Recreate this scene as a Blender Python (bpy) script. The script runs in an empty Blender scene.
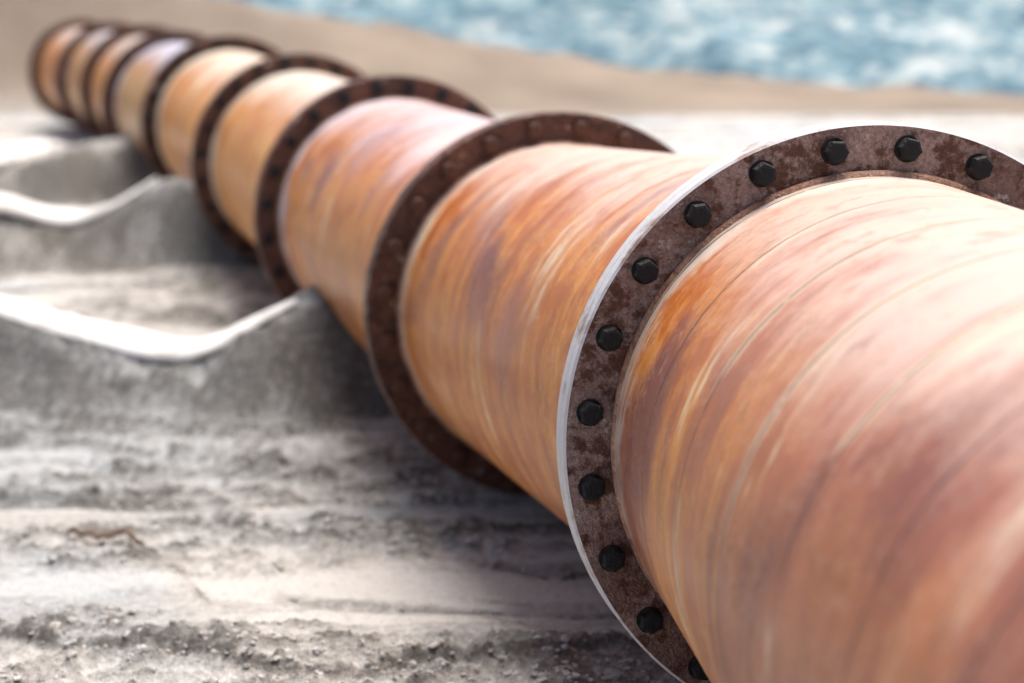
import bpy, math, numpy as np, random
from mathutils import Vector, Matrix
random.seed(4)
sc=bpy.context.scene
# ------------------------------------------------------------------ helpers
def link(o,parent=None):
    sc.collection.objects.link(o)
    if parent: o.parent=parent
    return o
def mesh_obj(name,v,f,mat=None,parent=None,smooth=True):
    me=bpy.data.meshes.new(name)
    me.from_pydata([tuple(map(float,a)) for a in v],[],f); me.update()
    if smooth: me.polygons.foreach_set("use_smooth",[True]*len(me.polygons))
    if mat: me.materials.append(mat)
    return link(bpy.data.objects.new(name,me),parent)
_rng=np.random.RandomState(7)
_tab=_rng.rand(256,256)
def vnoise(x,y):
    xi=np.floor(x).astype(int);yi=np.floor(y).astype(int)
    fx=x-xi;fy=y-yi;fx=fx*fx*fx*(fx*(fx*6-15)+10);fy=fy*fy*fy*(fy*(fy*6-15)+10)
    a=_tab[xi%256,yi%256];b=_tab[(xi+1)%256,yi%256];c=_tab[xi%256,(yi+1)%256];d=_tab[(xi+1)%256,(yi+1)%256]
    return (a*(1-fx)+b*fx)*(1-fy)+(c*(1-fx)+d*fx)*fy
def fbm(x,y,o=4,g=.5):
    s=0;a=1;t=0
    for k in range(o):
        s=s+a*vnoise(x+17.3*k,y+9.7*k);t+=a;a*=g
        x,y=(x*1.62-y*1.18),(x*1.18+y*1.62)
    return s/t
def fbma(x,y,o=4,g=.5):   # keeps anisotropy
    s=0;a=1;t=0
    for k in range(o):
        s=s+a*vnoise(x+17.3*k,y+9.7*k);t+=a;a*=g
        x,y=x*2.03,y*2.03
    return s/t
def sm(a,b,x):
    t=np.clip((x-a)/(b-a),0,1);return t*t*(3-2*t)
class NT:
    def __init__(s,name,rough=.7):
        s.m=bpy.data.materials.new(name);s.m.use_nodes=True;s.t=s.m.node_tree
        s.b=s.t.nodes["Principled BSDF"];s.b.inputs["Roughness"].default_value=rough
    def n(s,typ,ins=None,**kw):
        n=s.t.nodes.new(typ)
        for k,v in kw.items(): setattr(n,k,v)
        for k,v in (ins or {}).items():
            if isinstance(v,bpy.types.NodeSocket): s.t.links.new(v,n.inputs[k])
            else: n.inputs[k].default_value=v
        return n
    def math(s,op,a,b=0.0,c=0.0,clamp=False):
        return s.n("ShaderNodeMath",{0:a,1:b,2:c},operation=op,use_clamp=clamp).outputs[0]
    def noise(s,vec,scale,detail=4,rough=.5,dist=0):
        return s.n("ShaderNodeTexNoise",{"Vector":vec,"Scale":scale,"Detail":detail,"Roughness":rough,"Distortion":dist}).outputs["Fac"]
    def vmul(s,vec,xyz):
        return s.n("ShaderNodeVectorMath",{0:vec,1:xyz},operation='MULTIPLY').outputs[0]
    def ramp(s,fac,a,b):
        return s.n("ShaderNodeMapRange",{"Value":fac,"From Min":a,"From Max":b},interpolation_type='SMOOTHSTEP').outputs[0]
    def mix(s,fac,a,b,bt='MIX'):
        n=s.t.nodes.new("ShaderNodeMix");n.data_type='RGBA';n.blend_type=bt
        for i,v in ((0,fac),(6,a),(7,b)):
            if isinstance(v,bpy.types.NodeSocket): s.t.links.new(v,n.inputs[i])
            elif i==0: n.inputs[0].default_value=v
            else: n.inputs[i].default_value=(*v,1) if len(v)==3 else v
        return n.outputs[2]
    def out(s,col=None,rough=None,bump=None,bs=.5,bd=.01,metal=None):
        L=s.t.links
        if col is not None: L.new(col,s.b.inputs["Base Color"])
        if rough is not None: L.new(rough,s.b.inputs["Roughness"])
        if metal is not None: s.b.inputs["Metallic"].default_value=metal
        if bump is not None:
            n=s.n("ShaderNodeBump",{"Height":bump,"Strength":bs,"Distance":bd});L.new(n.outputs[0],s.b.inputs["Normal"])
        return s.m
# ------------------------------------------------------------------ camera
F,P,H=2080.,.1662,1.248
cam=bpy.data.cameras.new("camera");co=link(bpy.data.objects.new("camera",cam));sc.camera=co
cam.lens=36*F/1024;cam.sensor_width=36;co.location=(0,0,H);co.rotation_euler=(math.pi/2-P,0,0)
cam.clip_start=.05;cam.clip_end=2000
cam.dof.use_dof=True;cam.dof.focus_distance=3.25;cam.dof.aperture_fstop=2.5
# ------------------------------------------------------------------ light
SD=Vector((.20,.30,1.15)).normalized()
el=math.asin(SD.z);az=math.atan2(SD.x,SD.y)
w=bpy.data.worlds.new("World");sc.world=w;w.use_nodes=True
sky=w.node_tree.nodes.new("ShaderNodeTexSky");sky.sky_type='NISHITA';sky.sun_disc=False
sky.sun_elevation=el;sky.sun_rotation=az;sky.dust_density=6;sky.air_density=.8;sky.ozone_density=.6
bg=w.node_tree.nodes["Background"];w.node_tree.links.new(sky.outputs[0],bg.inputs[0]);bg.inputs[1].default_value=.15
sun=bpy.data.lights.new("sun",'SUN');so=link(bpy.data.objects.new("sun",sun))
sun.energy=4.8;sun.angle=math.radians(42);sun.color=(1,.95,.885);so.rotation_euler=SD.to_track_quat('Z','Y').to_euler();so.location=(3,4,9)
vs=sc.view_settings;vs.view_transform='Standard';vs.look='None';vs.exposure=0
# ------------------------------------------------------------------ ground height
def base(Y): return np.interp(Y,[0,3.3,4.3,5.3,7.4,9.6,11.7,14],[.0,.01,-.01,-.045,-.045,-.02,.0,.0])
_tx=np.arange(-9,9,.02)
def smooth_tab(xs,vs_,win=.16):
    t=np.interp(_tx,xs,vs_);n=int(win/.02);k=np.hanning(2*n+1);k/=k.sum()
    return np.convolve(np.pad(t,n,mode='edge'),k,mode='valid')
_b=[ # crest knots x:(Y,h), near width, far width
 ([-8,-3,-1.66,-1.32,-1.0,-.69,-.45,.3,1.5,3],[7.3,6.9,6.66,6.56,6.44,6.5,6.55,6.7,7.0,7.2],[.22,.26,.25,.14,.11,.30,.34,.33,.05,0],.42,1.5),
 ([-9,-4,-2.41,-2.10,-1.88,-1.69,-1.4,-.6,.6,2],[10.6,10.2,9.8,9.95,9.85,9.85,9.9,10,10,10],[.2,.25,.25,.13,.22,.38,.38,.36,.05,0],.42,1.6),
 ([-9,-5,-3.6,-3.1,-2.8,-2.4,-1.6,0,1],[12.6,12.3,12.1,12.4,12.8,13.0,13.2,13.4,13.4],[.2,.25,.22,.22,.3,.36,.36,.1,0],.5,3.4),
]
berms=[(smooth_tab(a,b),smooth_tab(a,c),d,e) for a,b,c,d,e in _b]
def height(X,Y):
    h=base(Y).copy()
    near=1-sm(9,16,Y)
    wx=.5*(fbm(X*1.3,Y*1.3,2)-.5)
    t=fbma(X*.55+3,Y*1.9+.3*X+wx*2,4,.5)*7
    fr=t-np.floor(t);ter=np.floor(t)+sm(.40,.56,fr)
    led=ter*.020+ t*.004
    edge=np.exp(-((fr-.48)/.09)**2)
    h+= (led-.08)*near
    h+= .03*(fbm(X*1.1,Y*1.4,3)-.5)
    r0=fbma(X*.9+40,Y*2.4+11,4,.58)
    rough=sm(.45,.56,r0)
    lump=fbm(X*13,Y*15,6,.72)
    h+= near*(rough*.066+.006)*(lump-.45)
    streak=sm(.50,.62,fbma(X*1.1+7,Y*5.5+2+wx*3,4,.6))
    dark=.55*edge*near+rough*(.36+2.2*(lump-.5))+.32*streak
    for yt,ht,wn,wf in berms:
        j=(fbm(X*2.2,Y*.0+5,2)-.5)
        Yc=np.interp(X,_tx,yt)+.04*j;Hc=np.interp(X,_tx,ht)
        d=Yc-Y
        n=fbm(X*6,Y*5,6,.65)-.5
        s=np.where(d>0,1-sm(-.02,1,d/wn+.25*n*(d>.03)),1-sm(0,1,-d/wf))
        h=h+Hc*s
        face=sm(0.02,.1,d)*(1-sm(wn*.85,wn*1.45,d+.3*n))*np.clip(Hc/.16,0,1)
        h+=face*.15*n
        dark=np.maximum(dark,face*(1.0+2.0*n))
        h-= .02*np.exp(-(d/.08)**2)*np.clip(Hc/.2,0,1)
    h+=.06*np.exp(-(((X-.62)/.45)**2+((Y-3.45)/.35)**2))
    Hc=np.interp(X,[-40,-12,-6,-3.2,1.5,6,14,60],[3.2,2.6,1.75,1.14,.36,.02,.02,.02])
    bk=sm(21.6,24.6,Y+.5*(fbm(X*.4,Y*0,2)-.5))
    h+=Hc*bk*(1-sm(24.7,29,Y)) + (-1.3)*sm(24.7,30,Y)*(1-sm(90,300,Y))
    h+=bk*(fbm(X*1.5,Y*2.2,4)-.5)*.16*(1-sm(26,30,Y))
    brown=sm(20.6,22.4,Y+.9*(fbm(X*.8,Y*.8,3)-.5))
    return h,np.clip(dark,0,1),brown
def grow(a,b,s0,k,start):
    out=[a];
    while out[-1]<b: out.append(out[-1]+max(s0,k*abs(out[-1]-start)))
    return out
ys=list(np.arange(-6,2.4,.3))+grow(2.4,30,.0085,.0095,2.9)+grow(30.4,700,.4,.05,22)
xp=grow(0,9,.0068,.010,.55)+grow(9.3,600,.3,.09,6)
xs=[-a for a in xp[:0:-1]]+xp
XX,YY=np.meshgrid(np.array(xs),np.array(ys))
hh,dk,br=height(XX,YY)
tn=fbm(XX*.8+5,YY*.8,4)
def grid_mesh(name,X,Y,Z,attrs,mat):
    ny,nx=X.shape
    me=bpy.data.meshes.new(name);me.vertices.add(nx*ny)
    me.vertices.foreach_set("co",np.stack([X,Y,Z],-1).astype(np.float32).ravel())
    i=np.arange(nx*ny).reshape(ny,nx)
    q=np.stack([i[:-1,:-1],i[:-1,1:],i[1:,1:],i[1:,:-1]],-1).reshape(-1,4)
    me.loops.add(q.size);me.loops.foreach_set("vertex_index",q.ravel().astype(np.int32))
    me.polygons.add(len(q));me.polygons.foreach_set("loop_start",np.arange(0,q.size,4,dtype=np.int32))
    me.polygons.foreach_set("loop_total",np.full(len(q),4,dtype=np.int32))
    me.update(calc_edges=True)
    me.polygons.foreach_set("use_smooth",[True]*len(me.polygons))
    for k,v in attrs.items():
        a=me.attributes.new(k,'FLOAT','POINT');a.data.foreach_set("value",v.astype(np.float32).ravel())
    me.materials.append(mat)
    return link(bpy.data.objects.new(name,me))
# sand material
s=NT("sand_material",.92)
geo=s.n("ShaderNodeNewGeometry").outputs["Position"]
dark=s.n("ShaderNodeAttribute",attribute_name="dark").outputs["Fac"]
brown=s.n("ShaderNodeAttribute",attribute_name="brown").outputs["Fac"]
tone=s.n("ShaderNodeAttribute",attribute_name="tone").outputs["Fac"]
n3=s.noise(geo,42,5,.75);n4=s.noise(geo,260,2,.7)
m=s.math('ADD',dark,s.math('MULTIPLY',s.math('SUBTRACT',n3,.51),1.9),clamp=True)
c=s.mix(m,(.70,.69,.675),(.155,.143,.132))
c=s.mix(1.0,c,s.mix(s.ramp(tone,.38,.62),(1.0,.975,.945),(.86,.91,.95)),'MULTIPLY')
c=s.mix(.6,c,s.mix(s.ramp(n4,.3,.7),(.60,.59,.58),(1.25,1.25,1.25)),'MULTIPLY')
bn=s.mix(s.math('ADD',tone,s.math('MULTIPLY',s.math('SUBTRACT',n3,.5),1.5),clamp=True),(.17,.13,.10),(.42,.335,.26))
c=s.mix(brown,c,bn)
sand=s.out(c,bump=n3,bs=1.0,bd=.02)
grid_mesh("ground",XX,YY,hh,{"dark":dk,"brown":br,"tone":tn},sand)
# gravel bank (bluish crushed stone) far behind
g=NT("blue_gravel_material",.85)
gp=g.n("ShaderNodeNewGeometry").outputs["Position"]
tone=g.n("ShaderNodeAttribute",attribute_name="tone").outputs["Fac"]
vo=g.n("ShaderNodeTexVoronoi",{"Vector":gp,"Scale":3.4,"Randomness":1.0})
sep=g.n("ShaderNodeSeparateColor",{0:vo.outputs["Color"]}).outputs[0]
v=g.math('ADD',g.math('MULTIPLY',sep,.58),g.math('MULTIPLY',g.math('SUBTRACT',tone,.42),1.5))
r=g.n("ShaderNodeValToRGB",{0:v});cr=r.color_ramp
cr.elements[0].position=0;cr.elements[0].color=(.05,.125,.18,1)
cr.elements[1].position=.95;cr.elements[1].color=(.52,.56,.56,1)
e=cr.elements.new(.3);e.color=(.115,.225,.285,1);e=cr.elements.new(.58);e.color=(.25,.345,.38,1)
gm=g.out(r.outputs[0])
gx=np.linspace(-60,60,420);gy=np.linspace(44,80,170);GX,GY=np.meshgrid(gx,gy)
GZ=-1.6+(GY-44)*.55+.7*(fbm(GX*.35,GY*.35,4)-.5)+.15*fbm(GX*2.5,GY*2.5,3)
grid_mesh("blue_gravel_bank",GX,GY,GZ,{"tone":fbm(GX*1.1+3,GY*2.3,5,.65)},gm)
# ------------------------------------------------------------------ pipeline
C=[Vector(c) for c in [(.783,1.217,.528),(.569,3.303,.546),(.115,5.314,.449),(-.421,7.409,.461),(-.972,9.57,.476),(-1.586,11.753,.512),(-2.213,13.838,.505),(-2.769,15.862,.512),(-3.386,17.844,.507),(-4.058,19.812,.502)]]
C=[C[0]+(C[0]-C[1])]+C
def pipe_mat(lines):
    p=NT("rusty_pipe_near_steel" if lines else "rusty_pipe_steel",.45)
    oc=p.n("ShaderNodeTexCoord").outputs["Object"];oi=p.n("ShaderNodeObjectInfo")
    off=p.n("ShaderNodeVectorMath",{0:oc,1:p.n("ShaderNodeCombineXYZ",{0:p.math('MULTIPLY',oi.outputs["Random"],37.),1:0.0,2:p.math('MULTIPLY',oi.outputs["Random"],91.)}).outputs[0]},operation='ADD').outputs[0]
    b1=p.noise(off,1.9,5,.6,.3);b2=p.noise(off,9,5,.7)
    shift=p.n("ShaderNodeCombineXYZ",{0:0.0,1:0.0,2:p.math('MULTIPLY',p.math('SUBTRACT',b1,.5),.10)}).outputs[0]
    ov=p.n("ShaderNodeVectorMath",{0:off,1:shift},operation='ADD').outputs[0]
    s1=p.noise(p.vmul(ov,(1.5,1.5,3.2)),1,6,.66)
    s2=p.noise(p.vmul(ov,(2.2,2.2,14)),1,6,.70)
    fine=p.noise(p.vmul(off,(1,1,2.2)),70,3,.7)
    sx=p.n("ShaderNodeSeparateXYZ",{0:oc})
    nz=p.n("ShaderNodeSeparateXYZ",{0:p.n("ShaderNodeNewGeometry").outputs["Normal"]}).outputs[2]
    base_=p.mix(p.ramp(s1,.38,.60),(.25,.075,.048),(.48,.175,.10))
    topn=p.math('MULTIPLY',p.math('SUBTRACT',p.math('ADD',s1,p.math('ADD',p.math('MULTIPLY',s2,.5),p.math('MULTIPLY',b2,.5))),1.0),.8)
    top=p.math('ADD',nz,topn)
    c=p.mix(p.math('MULTIPLY',p.ramp(top,.50,1.0),.90),base_,(.74,.56,.49))  # bleached crown, with the sun highlight painted into its upward-facing colour
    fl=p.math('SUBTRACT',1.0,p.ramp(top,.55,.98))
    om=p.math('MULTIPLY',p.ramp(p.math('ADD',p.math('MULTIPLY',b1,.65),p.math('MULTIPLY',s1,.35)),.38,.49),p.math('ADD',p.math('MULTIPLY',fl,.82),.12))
    if lines:
        om=p.math('MULTIPLY',om,p.n("ShaderNodeMapRange",{"Value":p.math('ADD',sx.outputs[2],p.math('MULTIPLY',p.math('SUBTRACT',s2,.5),1.2)),"From Min":.15,"From Max":.55,"To Min":.30,"To Max":1.0}).outputs[0])
    c=p.mix(om,c,p.mix(p.ramp(p.math('ADD',p.math('MULTIPLY',s2,.5),p.math('MULTIPLY',b2,.5)),.42,.60),(.52,.135,.014),(.80,.32,.045)))
    c=p.mix(p.math('MULTIPLY',p.ramp(b2,.53,.66),.42),c,(.22,.07,.035))
    pm=p.math('MULTIPLY',p.ramp(s2,.57,.66),p.ramp(s1,.45,.56))
    c=p.mix(p.math('MULTIPLY',pm,.78),c,(.78,.66,.47))
    c=p.mix(p.math('MULTIPLY',p.ramp(s2,.44,.36),.28),c,(.22,.08,.05))
    c=p.mix(p.math('MULTIPLY',p.math('MULTIPLY',p.ramp(fine,.50,.66),p.ramp(b2,.40,.55)),.28),c,(.74,.57,.46))
    az_=p.math('ABSOLUTE',sx.outputs[2])
    em=p.math('MULTIPLY',p.ramp(p.math('ADD',az_,p.math('MULTIPLY',b2,.18)),.98,1.09),p.ramp(s2,.36,.52))
    c=p.mix(p.math('MULTIPLY',em,.9),c,(.76,.69,.62))
    hb=fine
    if lines:
        zz=p.math('ADD',sx.outputs[2],p.math('MULTIPLY',p.math('SUBTRACT',b1,.5),.04))
        fr=p.math('PINGPONG',p.math('ADD',zz,.10),.135)
        ln=p.ramp(fr,.0050,.0018)
        lm=p.math('MULTIPLY',ln,p.ramp(b2,.36,.46))
        ln2=p.math('MULTIPLY',p.ramp(fr,.022,.004),p.ramp(s1,.50,.60))
        c=p.mix(p.math('MULTIPLY',ln2,.6),c,(.76,.62,.44))
        c=p.mix(p.math('MULTIPLY',lm,.8),c,(.11,.05,.045))
        hb=p.math('SUBTRACT',hb,p.math('MULTIPLY',lm,1.2))
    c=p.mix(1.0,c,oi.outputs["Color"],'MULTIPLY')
    ro=p.n("ShaderNodeMapRange",{"Value":b2,"From Min":.3,"From Max":.7,"To Min":.27,"To Max":.50}).outputs[0]
    return p.out(c,ro,bump=hb,bs=.35,bd=.0025)
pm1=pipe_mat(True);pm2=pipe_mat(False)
def flange_mat(name,c1,c2,c3,amt):
    p=NT(name,.75);oc=p.n("ShaderNodeTexCoord").outputs["Object"]
    rnd=p.n("ShaderNodeObjectInfo").outputs["Random"]
    off=p.n("ShaderNodeVectorMath",{0:oc,1:p.n("ShaderNodeCombineXYZ",{0:p.math('MULTIPLY',rnd,20.)}).outputs[0]},operation='ADD').outputs[0]
    a=p.noise(off,5,4,.65,.4);b=p.noise(off,20,5,.72);f=p.noise(off,120,3,.7)
    c=p.mix(p.ramp(a,.4,.6),c1,c2)
    c=p.mix(p.math('MULTIPLY',p.ramp(b,.48,.59),amt),c,c3)
    c=p.mix(p.math('MULTIPLY',p.ramp(b,.39,.33),.8),c,(.52,.47,.43))
    c=p.mix(.65,c,p.mix(p.ramp(f,.3,.7),(.45,.40,.38),(1.3,1.3,1.3)),'MULTIPLY')
    return p.out(c,p.ramp(b,.2,.9),bump=p.math('ADD',b,p.math('MULTIPLY',f,.5)),bs=1.0,bd=.011)
fm_near=flange_mat("flange_worn_paint",(.20,.12,.10),(.34,.235,.21),(.10,.033,.015),.95)
fm=flange_mat("flange_rust",(.10,.030,.013),(.17,.055,.025),(.045,.016,.01),.75)
rim=NT("flange_pale_rim",.5);oc=rim.n("ShaderNodeTexCoord").outputs["Object"]  # pale outer edge, used on the near flange only
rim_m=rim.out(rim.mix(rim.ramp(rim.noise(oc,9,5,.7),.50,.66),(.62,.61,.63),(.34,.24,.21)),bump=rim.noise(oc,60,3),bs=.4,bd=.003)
wm=flange_mat("weld_bead",(.36,.17,.10),(.52,.30,.21),(.20,.08,.05),.5)
bm_=NT("bolt_black",.7);oc=bm_.n("ShaderNodeTexCoord").outputs["Object"]
bm_.b.inputs["Specular IOR Level"].default_value=.3
bolt_dark=bm_.out(bm_.mix(bm_.ramp(bm_.noise(oc,45,3),.54,.68),(.009,.010,.013),(.06,.032,.024)),bump=bm_.noise(oc,150,2),bs=.7,bd=.004)
bm2=NT("bolt_rusty",.7);oc=bm2.n("ShaderNodeTexCoord").outputs["Object"]
bolt_rust=bm2.out(bm2.mix(bm2.noise(oc,30,3),(.06,.02,.012),(.12,.045,.025)),bump=bm2.noise(oc,150,2),bs=.4,bd=.002)
def lathe(profile,seg,closed=False):
    v=[];f=[];n=len(profile)
    for r,z in profile:
        for k in range(seg):
            a=2*math.pi*k/seg;v.append((r*math.cos(a),r*math.sin(a),z))
    rng=n if closed else n-1
    for i in range(rng):
        j=(i+1)%n
        for k in range(seg):
            l=(k+1)%seg;f.append((i*seg+k,i*seg+l,j*seg+l,j*seg+k))
    return v,f
def frame(n,c):
    z=n.normalized();x=Vector((0,0,1)).cross(z).normalized();y=z.cross(x)
    m=Matrix((x,y,z)).transposed().to_4x4();m.translation=c;return m
root=link(bpy.data.objects.new("rusty_pipeline",None))
RP=.418
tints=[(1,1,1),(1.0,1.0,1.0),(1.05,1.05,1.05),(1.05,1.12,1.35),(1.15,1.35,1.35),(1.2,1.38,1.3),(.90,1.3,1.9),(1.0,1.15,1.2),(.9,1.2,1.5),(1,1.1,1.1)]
for i in range(len(C)-1):
    a,b=C[i],C[i+1];L=(b-a).length
    rows=40;prof=[(RP,-L/2+L*k/rows) for k in range(rows+1)]
    v,f=lathe(prof,128)
    vv=np.array(v);ang=np.arctan2(vv[:,1],vv[:,0])
    d=1+.0045*(fbm(np.cos(ang)*1.5+i*7,vv[:,2]*2+np.sin(ang)*1.5,2)-.5)*(1-sm(L/2-.15,L/2,np.abs(vv[:,2])))
    vv[:,0]*=d;vv[:,1]*=d
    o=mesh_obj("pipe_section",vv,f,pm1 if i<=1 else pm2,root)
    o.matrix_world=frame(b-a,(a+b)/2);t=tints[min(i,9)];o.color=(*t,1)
def bolt_mesh(mat,name):
    v=[];f=[]
    def ring(r,z,n,rot=0):
        s0=len(v)
        for k in range(n):
            an=2*math.pi*k/n+rot;v.append((r*math.cos(an),r*math.sin(an),z))
        return s0
    def bridge(a,b,n):
        for k in range(n): f.append((a+k,a+(k+1)%n,b+(k+1)%n,b+k))
    R0=ring(.0215,0,24);R1=ring(.0215,.0035,24);R2=ring(.001,.0035,24);bridge(R0,R1,24);bridge(R1,R2,24)
    a=ring(.0190,.0035,6);b=ring(.0195,.0185,6);c=ring(.0165,.0225,6);d=ring(.0125,.0235,6);bridge(a,b,6);bridge(b,c,6);bridge(c,d,6)
    f.append(tuple(range(d,d+6)))
    me=bpy.data.meshes.new(name);me.from_pydata(v,[],f);me.materials.append(mat);me.update();return me
bd=bolt_mesh(bolt_dark,"bolt_head_black");brm=bolt_mesh(bolt_rust,"bolt_head_rusty")
T=.034
for i in range(1,len(C)):
    pa=C[i-1];pb=C[i+1] if i+1<len(C) else C[i]+(C[i]-C[i-1])
    M=frame(pb-pa,C[i])
    near=(i==2);R=.5
    bv=.004
    for sgn,nm in ((-1,"flange_plate"),(1,"flange_plate_back")):
        z0=.0006*sgn;z1=T*sgn
        prof=[(RP-.004,z0),(R-.001,z0),(R,z0+.001*sgn),(R,z1-bv*sgn),(R-bv,z1),(RP-.004,z1)]
        if sgn<0: prof=prof[::-1]
        v,f=lathe(prof,200,True)
        if not near:   # corroded, slightly uneven edge
            vv=np.array(v);an=np.arctan2(vv[:,1],vv[:,0]);k_=1+.006*(fbm(np.cos(an)*6+i*3,np.sin(an)*6+sgn,4,.6)-.5)
            vv[:,0]*=k_;vv[:,1]*=k_;v=vv
        o=mesh_obj(nm,v,f,fm_near if near else fm,root,smooth=False)
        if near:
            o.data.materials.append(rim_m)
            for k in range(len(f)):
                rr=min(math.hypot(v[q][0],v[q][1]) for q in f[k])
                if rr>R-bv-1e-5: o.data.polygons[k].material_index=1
        o.matrix_world=M
    v,f=lathe([(RP-.004,-.004),(R-.0005,-.004),(R-.0005,.004),(RP-.004,.004)],200,True)
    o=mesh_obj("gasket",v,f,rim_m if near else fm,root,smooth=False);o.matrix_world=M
    for sgn in (-1,1):
        pr=[]
        for k in range(9):
            an=math.pi*k/8
            pr.append((RP-.003+.011*math.sin(an)+.0,sgn*(T+.006)+.010*math.cos(an)))
        v,f=lathe(pr,160);vv=np.array(v);an=np.arctan2(vv[:,1],vv[:,0])
        vv[:,2]+=.0018*np.sin(an*71)+.0015*np.sin(an*23+1)
        o=mesh_obj("weld_bead",vv,f,wm,root);o.matrix_world=M
    nb=24
    for k in range(nb):
        an=math.radians(96.5)+2*math.pi*k/nb
        for sgn in (-1,1):
            if sgn>0 and i>5: continue
            me=brm if (i==3 or i>6) else bd
            o=link(bpy.data.objects.new("bolt",me),root)
            rr=.461+random.uniform(-.0015,.0015);an_=an+random.uniform(-.004,.004)
            lm=Matrix.Translation((rr*math.cos(an_),rr*math.sin(an_),sgn*T))@Matrix.Rotation(random.uniform(0,1.05),4,'Z')
            if sgn<0: lm=lm@Matrix.Rotation(math.pi,4,'X')
            o.matrix_world=M@lm
# ------------------------------------------------------------------ white lay-flat hoses on berm crests
hm=NT("white_hose_fabric",.7);oc=hm.n("ShaderNodeNewGeometry").outputs["Position"]
hose_m=hm.out(hm.mix(hm.ramp(hm.noise(oc,7,4,.6),.45,.75),(.80,.785,.76),(.58,.555,.51)),bump=hm.noise(oc,25,3),bs=.4,bd=.015)
def hose(P_,r,w_,taper=14,lift=.6):
    P_=np.array(P_);t=np.linspace(0,len(P_)-1,110);N=110
    X=np.interp(t,range(len(P_)),P_[:,0]);Yc=np.interp(t,range(len(P_)),P_[:,1])
    for _ in range(25):
        X[1:-1]=(X[:-2]+X[1:-1]*2+X[2:])/4;Yc[1:-1]=(Yc[:-2]+Yc[1:-1]*2+Yc[2:])/4
    Z=np.maximum.reduce([height(X,Yc+q)[0] for q in (-.05,0,.05)])
    for _ in range(12):
        Z[1:-1]=(Z[:-2]+Z[1:-1]*2+Z[2:])/4
    v=[];f=[];S=18
    for k in range(N):
        k0=max(k-1,0);k1=min(k+1,N-1);dx=X[k1]-X[k0];dy=Yc[k1]-Yc[k0];l_=math.hypot(dx,dy);nx_,ny_=-dy/l_,dx/l_
        tp=min(1,(k+1)/6,((N-k)/taper)**.8)
        wob=fbm(np.array([k*.17+r*100]),np.array([3.3]),3)[0]-.5
        wd=w_*(.95+.5*wob)*tp+.006;ht=r*(1+.9*wob)*tp+.004
        for j in range(S):
            a=2*math.pi*j/S;cx_=math.cos(a);tilt=.30*cx_*wd*(1 if ny_>0 else -1)
            v.append((X[k]+nx_*wd*cx_,Yc[k]+ny_*wd*cx_,Z[k]+r*lift+ht*math.sin(a)*(1+.15*math.sin(a*3+k*.2))+tilt))
    for k in range(N-1):
        for j in range(S):
            l=(j+1)%S;f.append((k*S+j,k*S+l,(k+1)*S+l,(k+1)*S+j))
    mesh_obj("white_hose",v,f,hose_m)
def crest(bi,x0,x1,n,dy=-.03):
    X=np.linspace(x0,x1,n)
    return list(zip(X,np.interp(X,_tx,berms[bi][0])+.04*(fbm(X*2.2,X*0+5,2)-.5)+dy))
hose(crest(0,-3.6,-.68,60),.020,.062)
hose(crest(1,-5,-1.68,60),.026,.075)
hose([(-7,12.3),(-5,12.2),(-3.7,12.0),(-3.1,12.35),(-2.98,13.0),(-3.05,14.0),(-3.3,15.4)],.045,.085,lift=.8)
# ------------------------------------------------------------------ clods
def ico():
    import bmesh
    b=bmesh.new();bmesh.ops.create_icosphere(b,subdivisions=2,radius=1)
    v=np.array([x.co[:] for x in b.verts]);f=[[q.index for q in x.verts] for x in b.faces];b.free();return v,np.array(f)
iv,ifc=ico();rs=np.random.RandomState(3)
def scatter(name,n,xr,yr,smin,smax,mat,pw):
    x=rs.uniform(*xr,n*12);y=yr[0]+(yr[1]-yr[0])*rs.rand(n*12)**1.4
    dk_=height(x,y)[1];keep=rs.rand(n*12)<sm(.3,.75,dk_)
    x=x[keep][:n];y=y[keep][:n];z=height(x,y)[0]
    V=[];Fc=[];o=0
    for k in range(len(x)):
        sz=smin+(smax-smin)*rs.rand()**pw
        sc3=sz*(1+.35*rs.uniform(-1,1,3))*np.array([1,1,.7])
        n_=1+.28*np.sin(iv@rs.uniform(-3,3,(3,))*1.7+rs.rand()*6)+.16*rs.uniform(-1,1,len(iv))
        V.append(iv*n_[:,None]*sc3+np.array([x[k],y[k],z[k]+sz*.05]));Fc.append(ifc+o);o+=len(iv)
    mesh_obj(name,np.concatenate(V),np.concatenate(Fc).tolist(),mat,smooth=False)
scatter("sand_clods",4500,(-1.3,.75),(3.4,6.0),.0018,.0095,sand,4)
# dry curled leaf / bark piece
lf=NT("dry_leaf_material",.8);lp=lf.n("ShaderNodeNewGeometry").outputs["Position"]
lfm=lf.out(lf.mix(lf.noise(lp,40,4),(.06,.04,.028),(.16,.105,.07)))
v=[];f=[];N=24
for k in range(N):
    t=k/(N-1);x=-1.04+.2*t;y=4.72+.02*math.sin(t*5);wd=.022*math.sin(math.pi*min(1,t*1.05))**.6+.002
    z=height(np.array([x]),np.array([y]))[0][0]+.010+.012*math.sin(t*math.pi)+.005*math.sin(t*11)
    for j in range(5):
        u=(j-2)/2;v.append((x,y+u*wd,z+.010*u*u))
for k in range(N-1):
    for j in range(4):
        f.append((k*5+j,k*5+j+1,(k+1)*5+j+1,(k+1)*5+j))
o=mesh_obj("dry_leaf",v,f,lfm);sd=o.modifiers.new("t",'SOLIDIFY');sd.thickness=.002
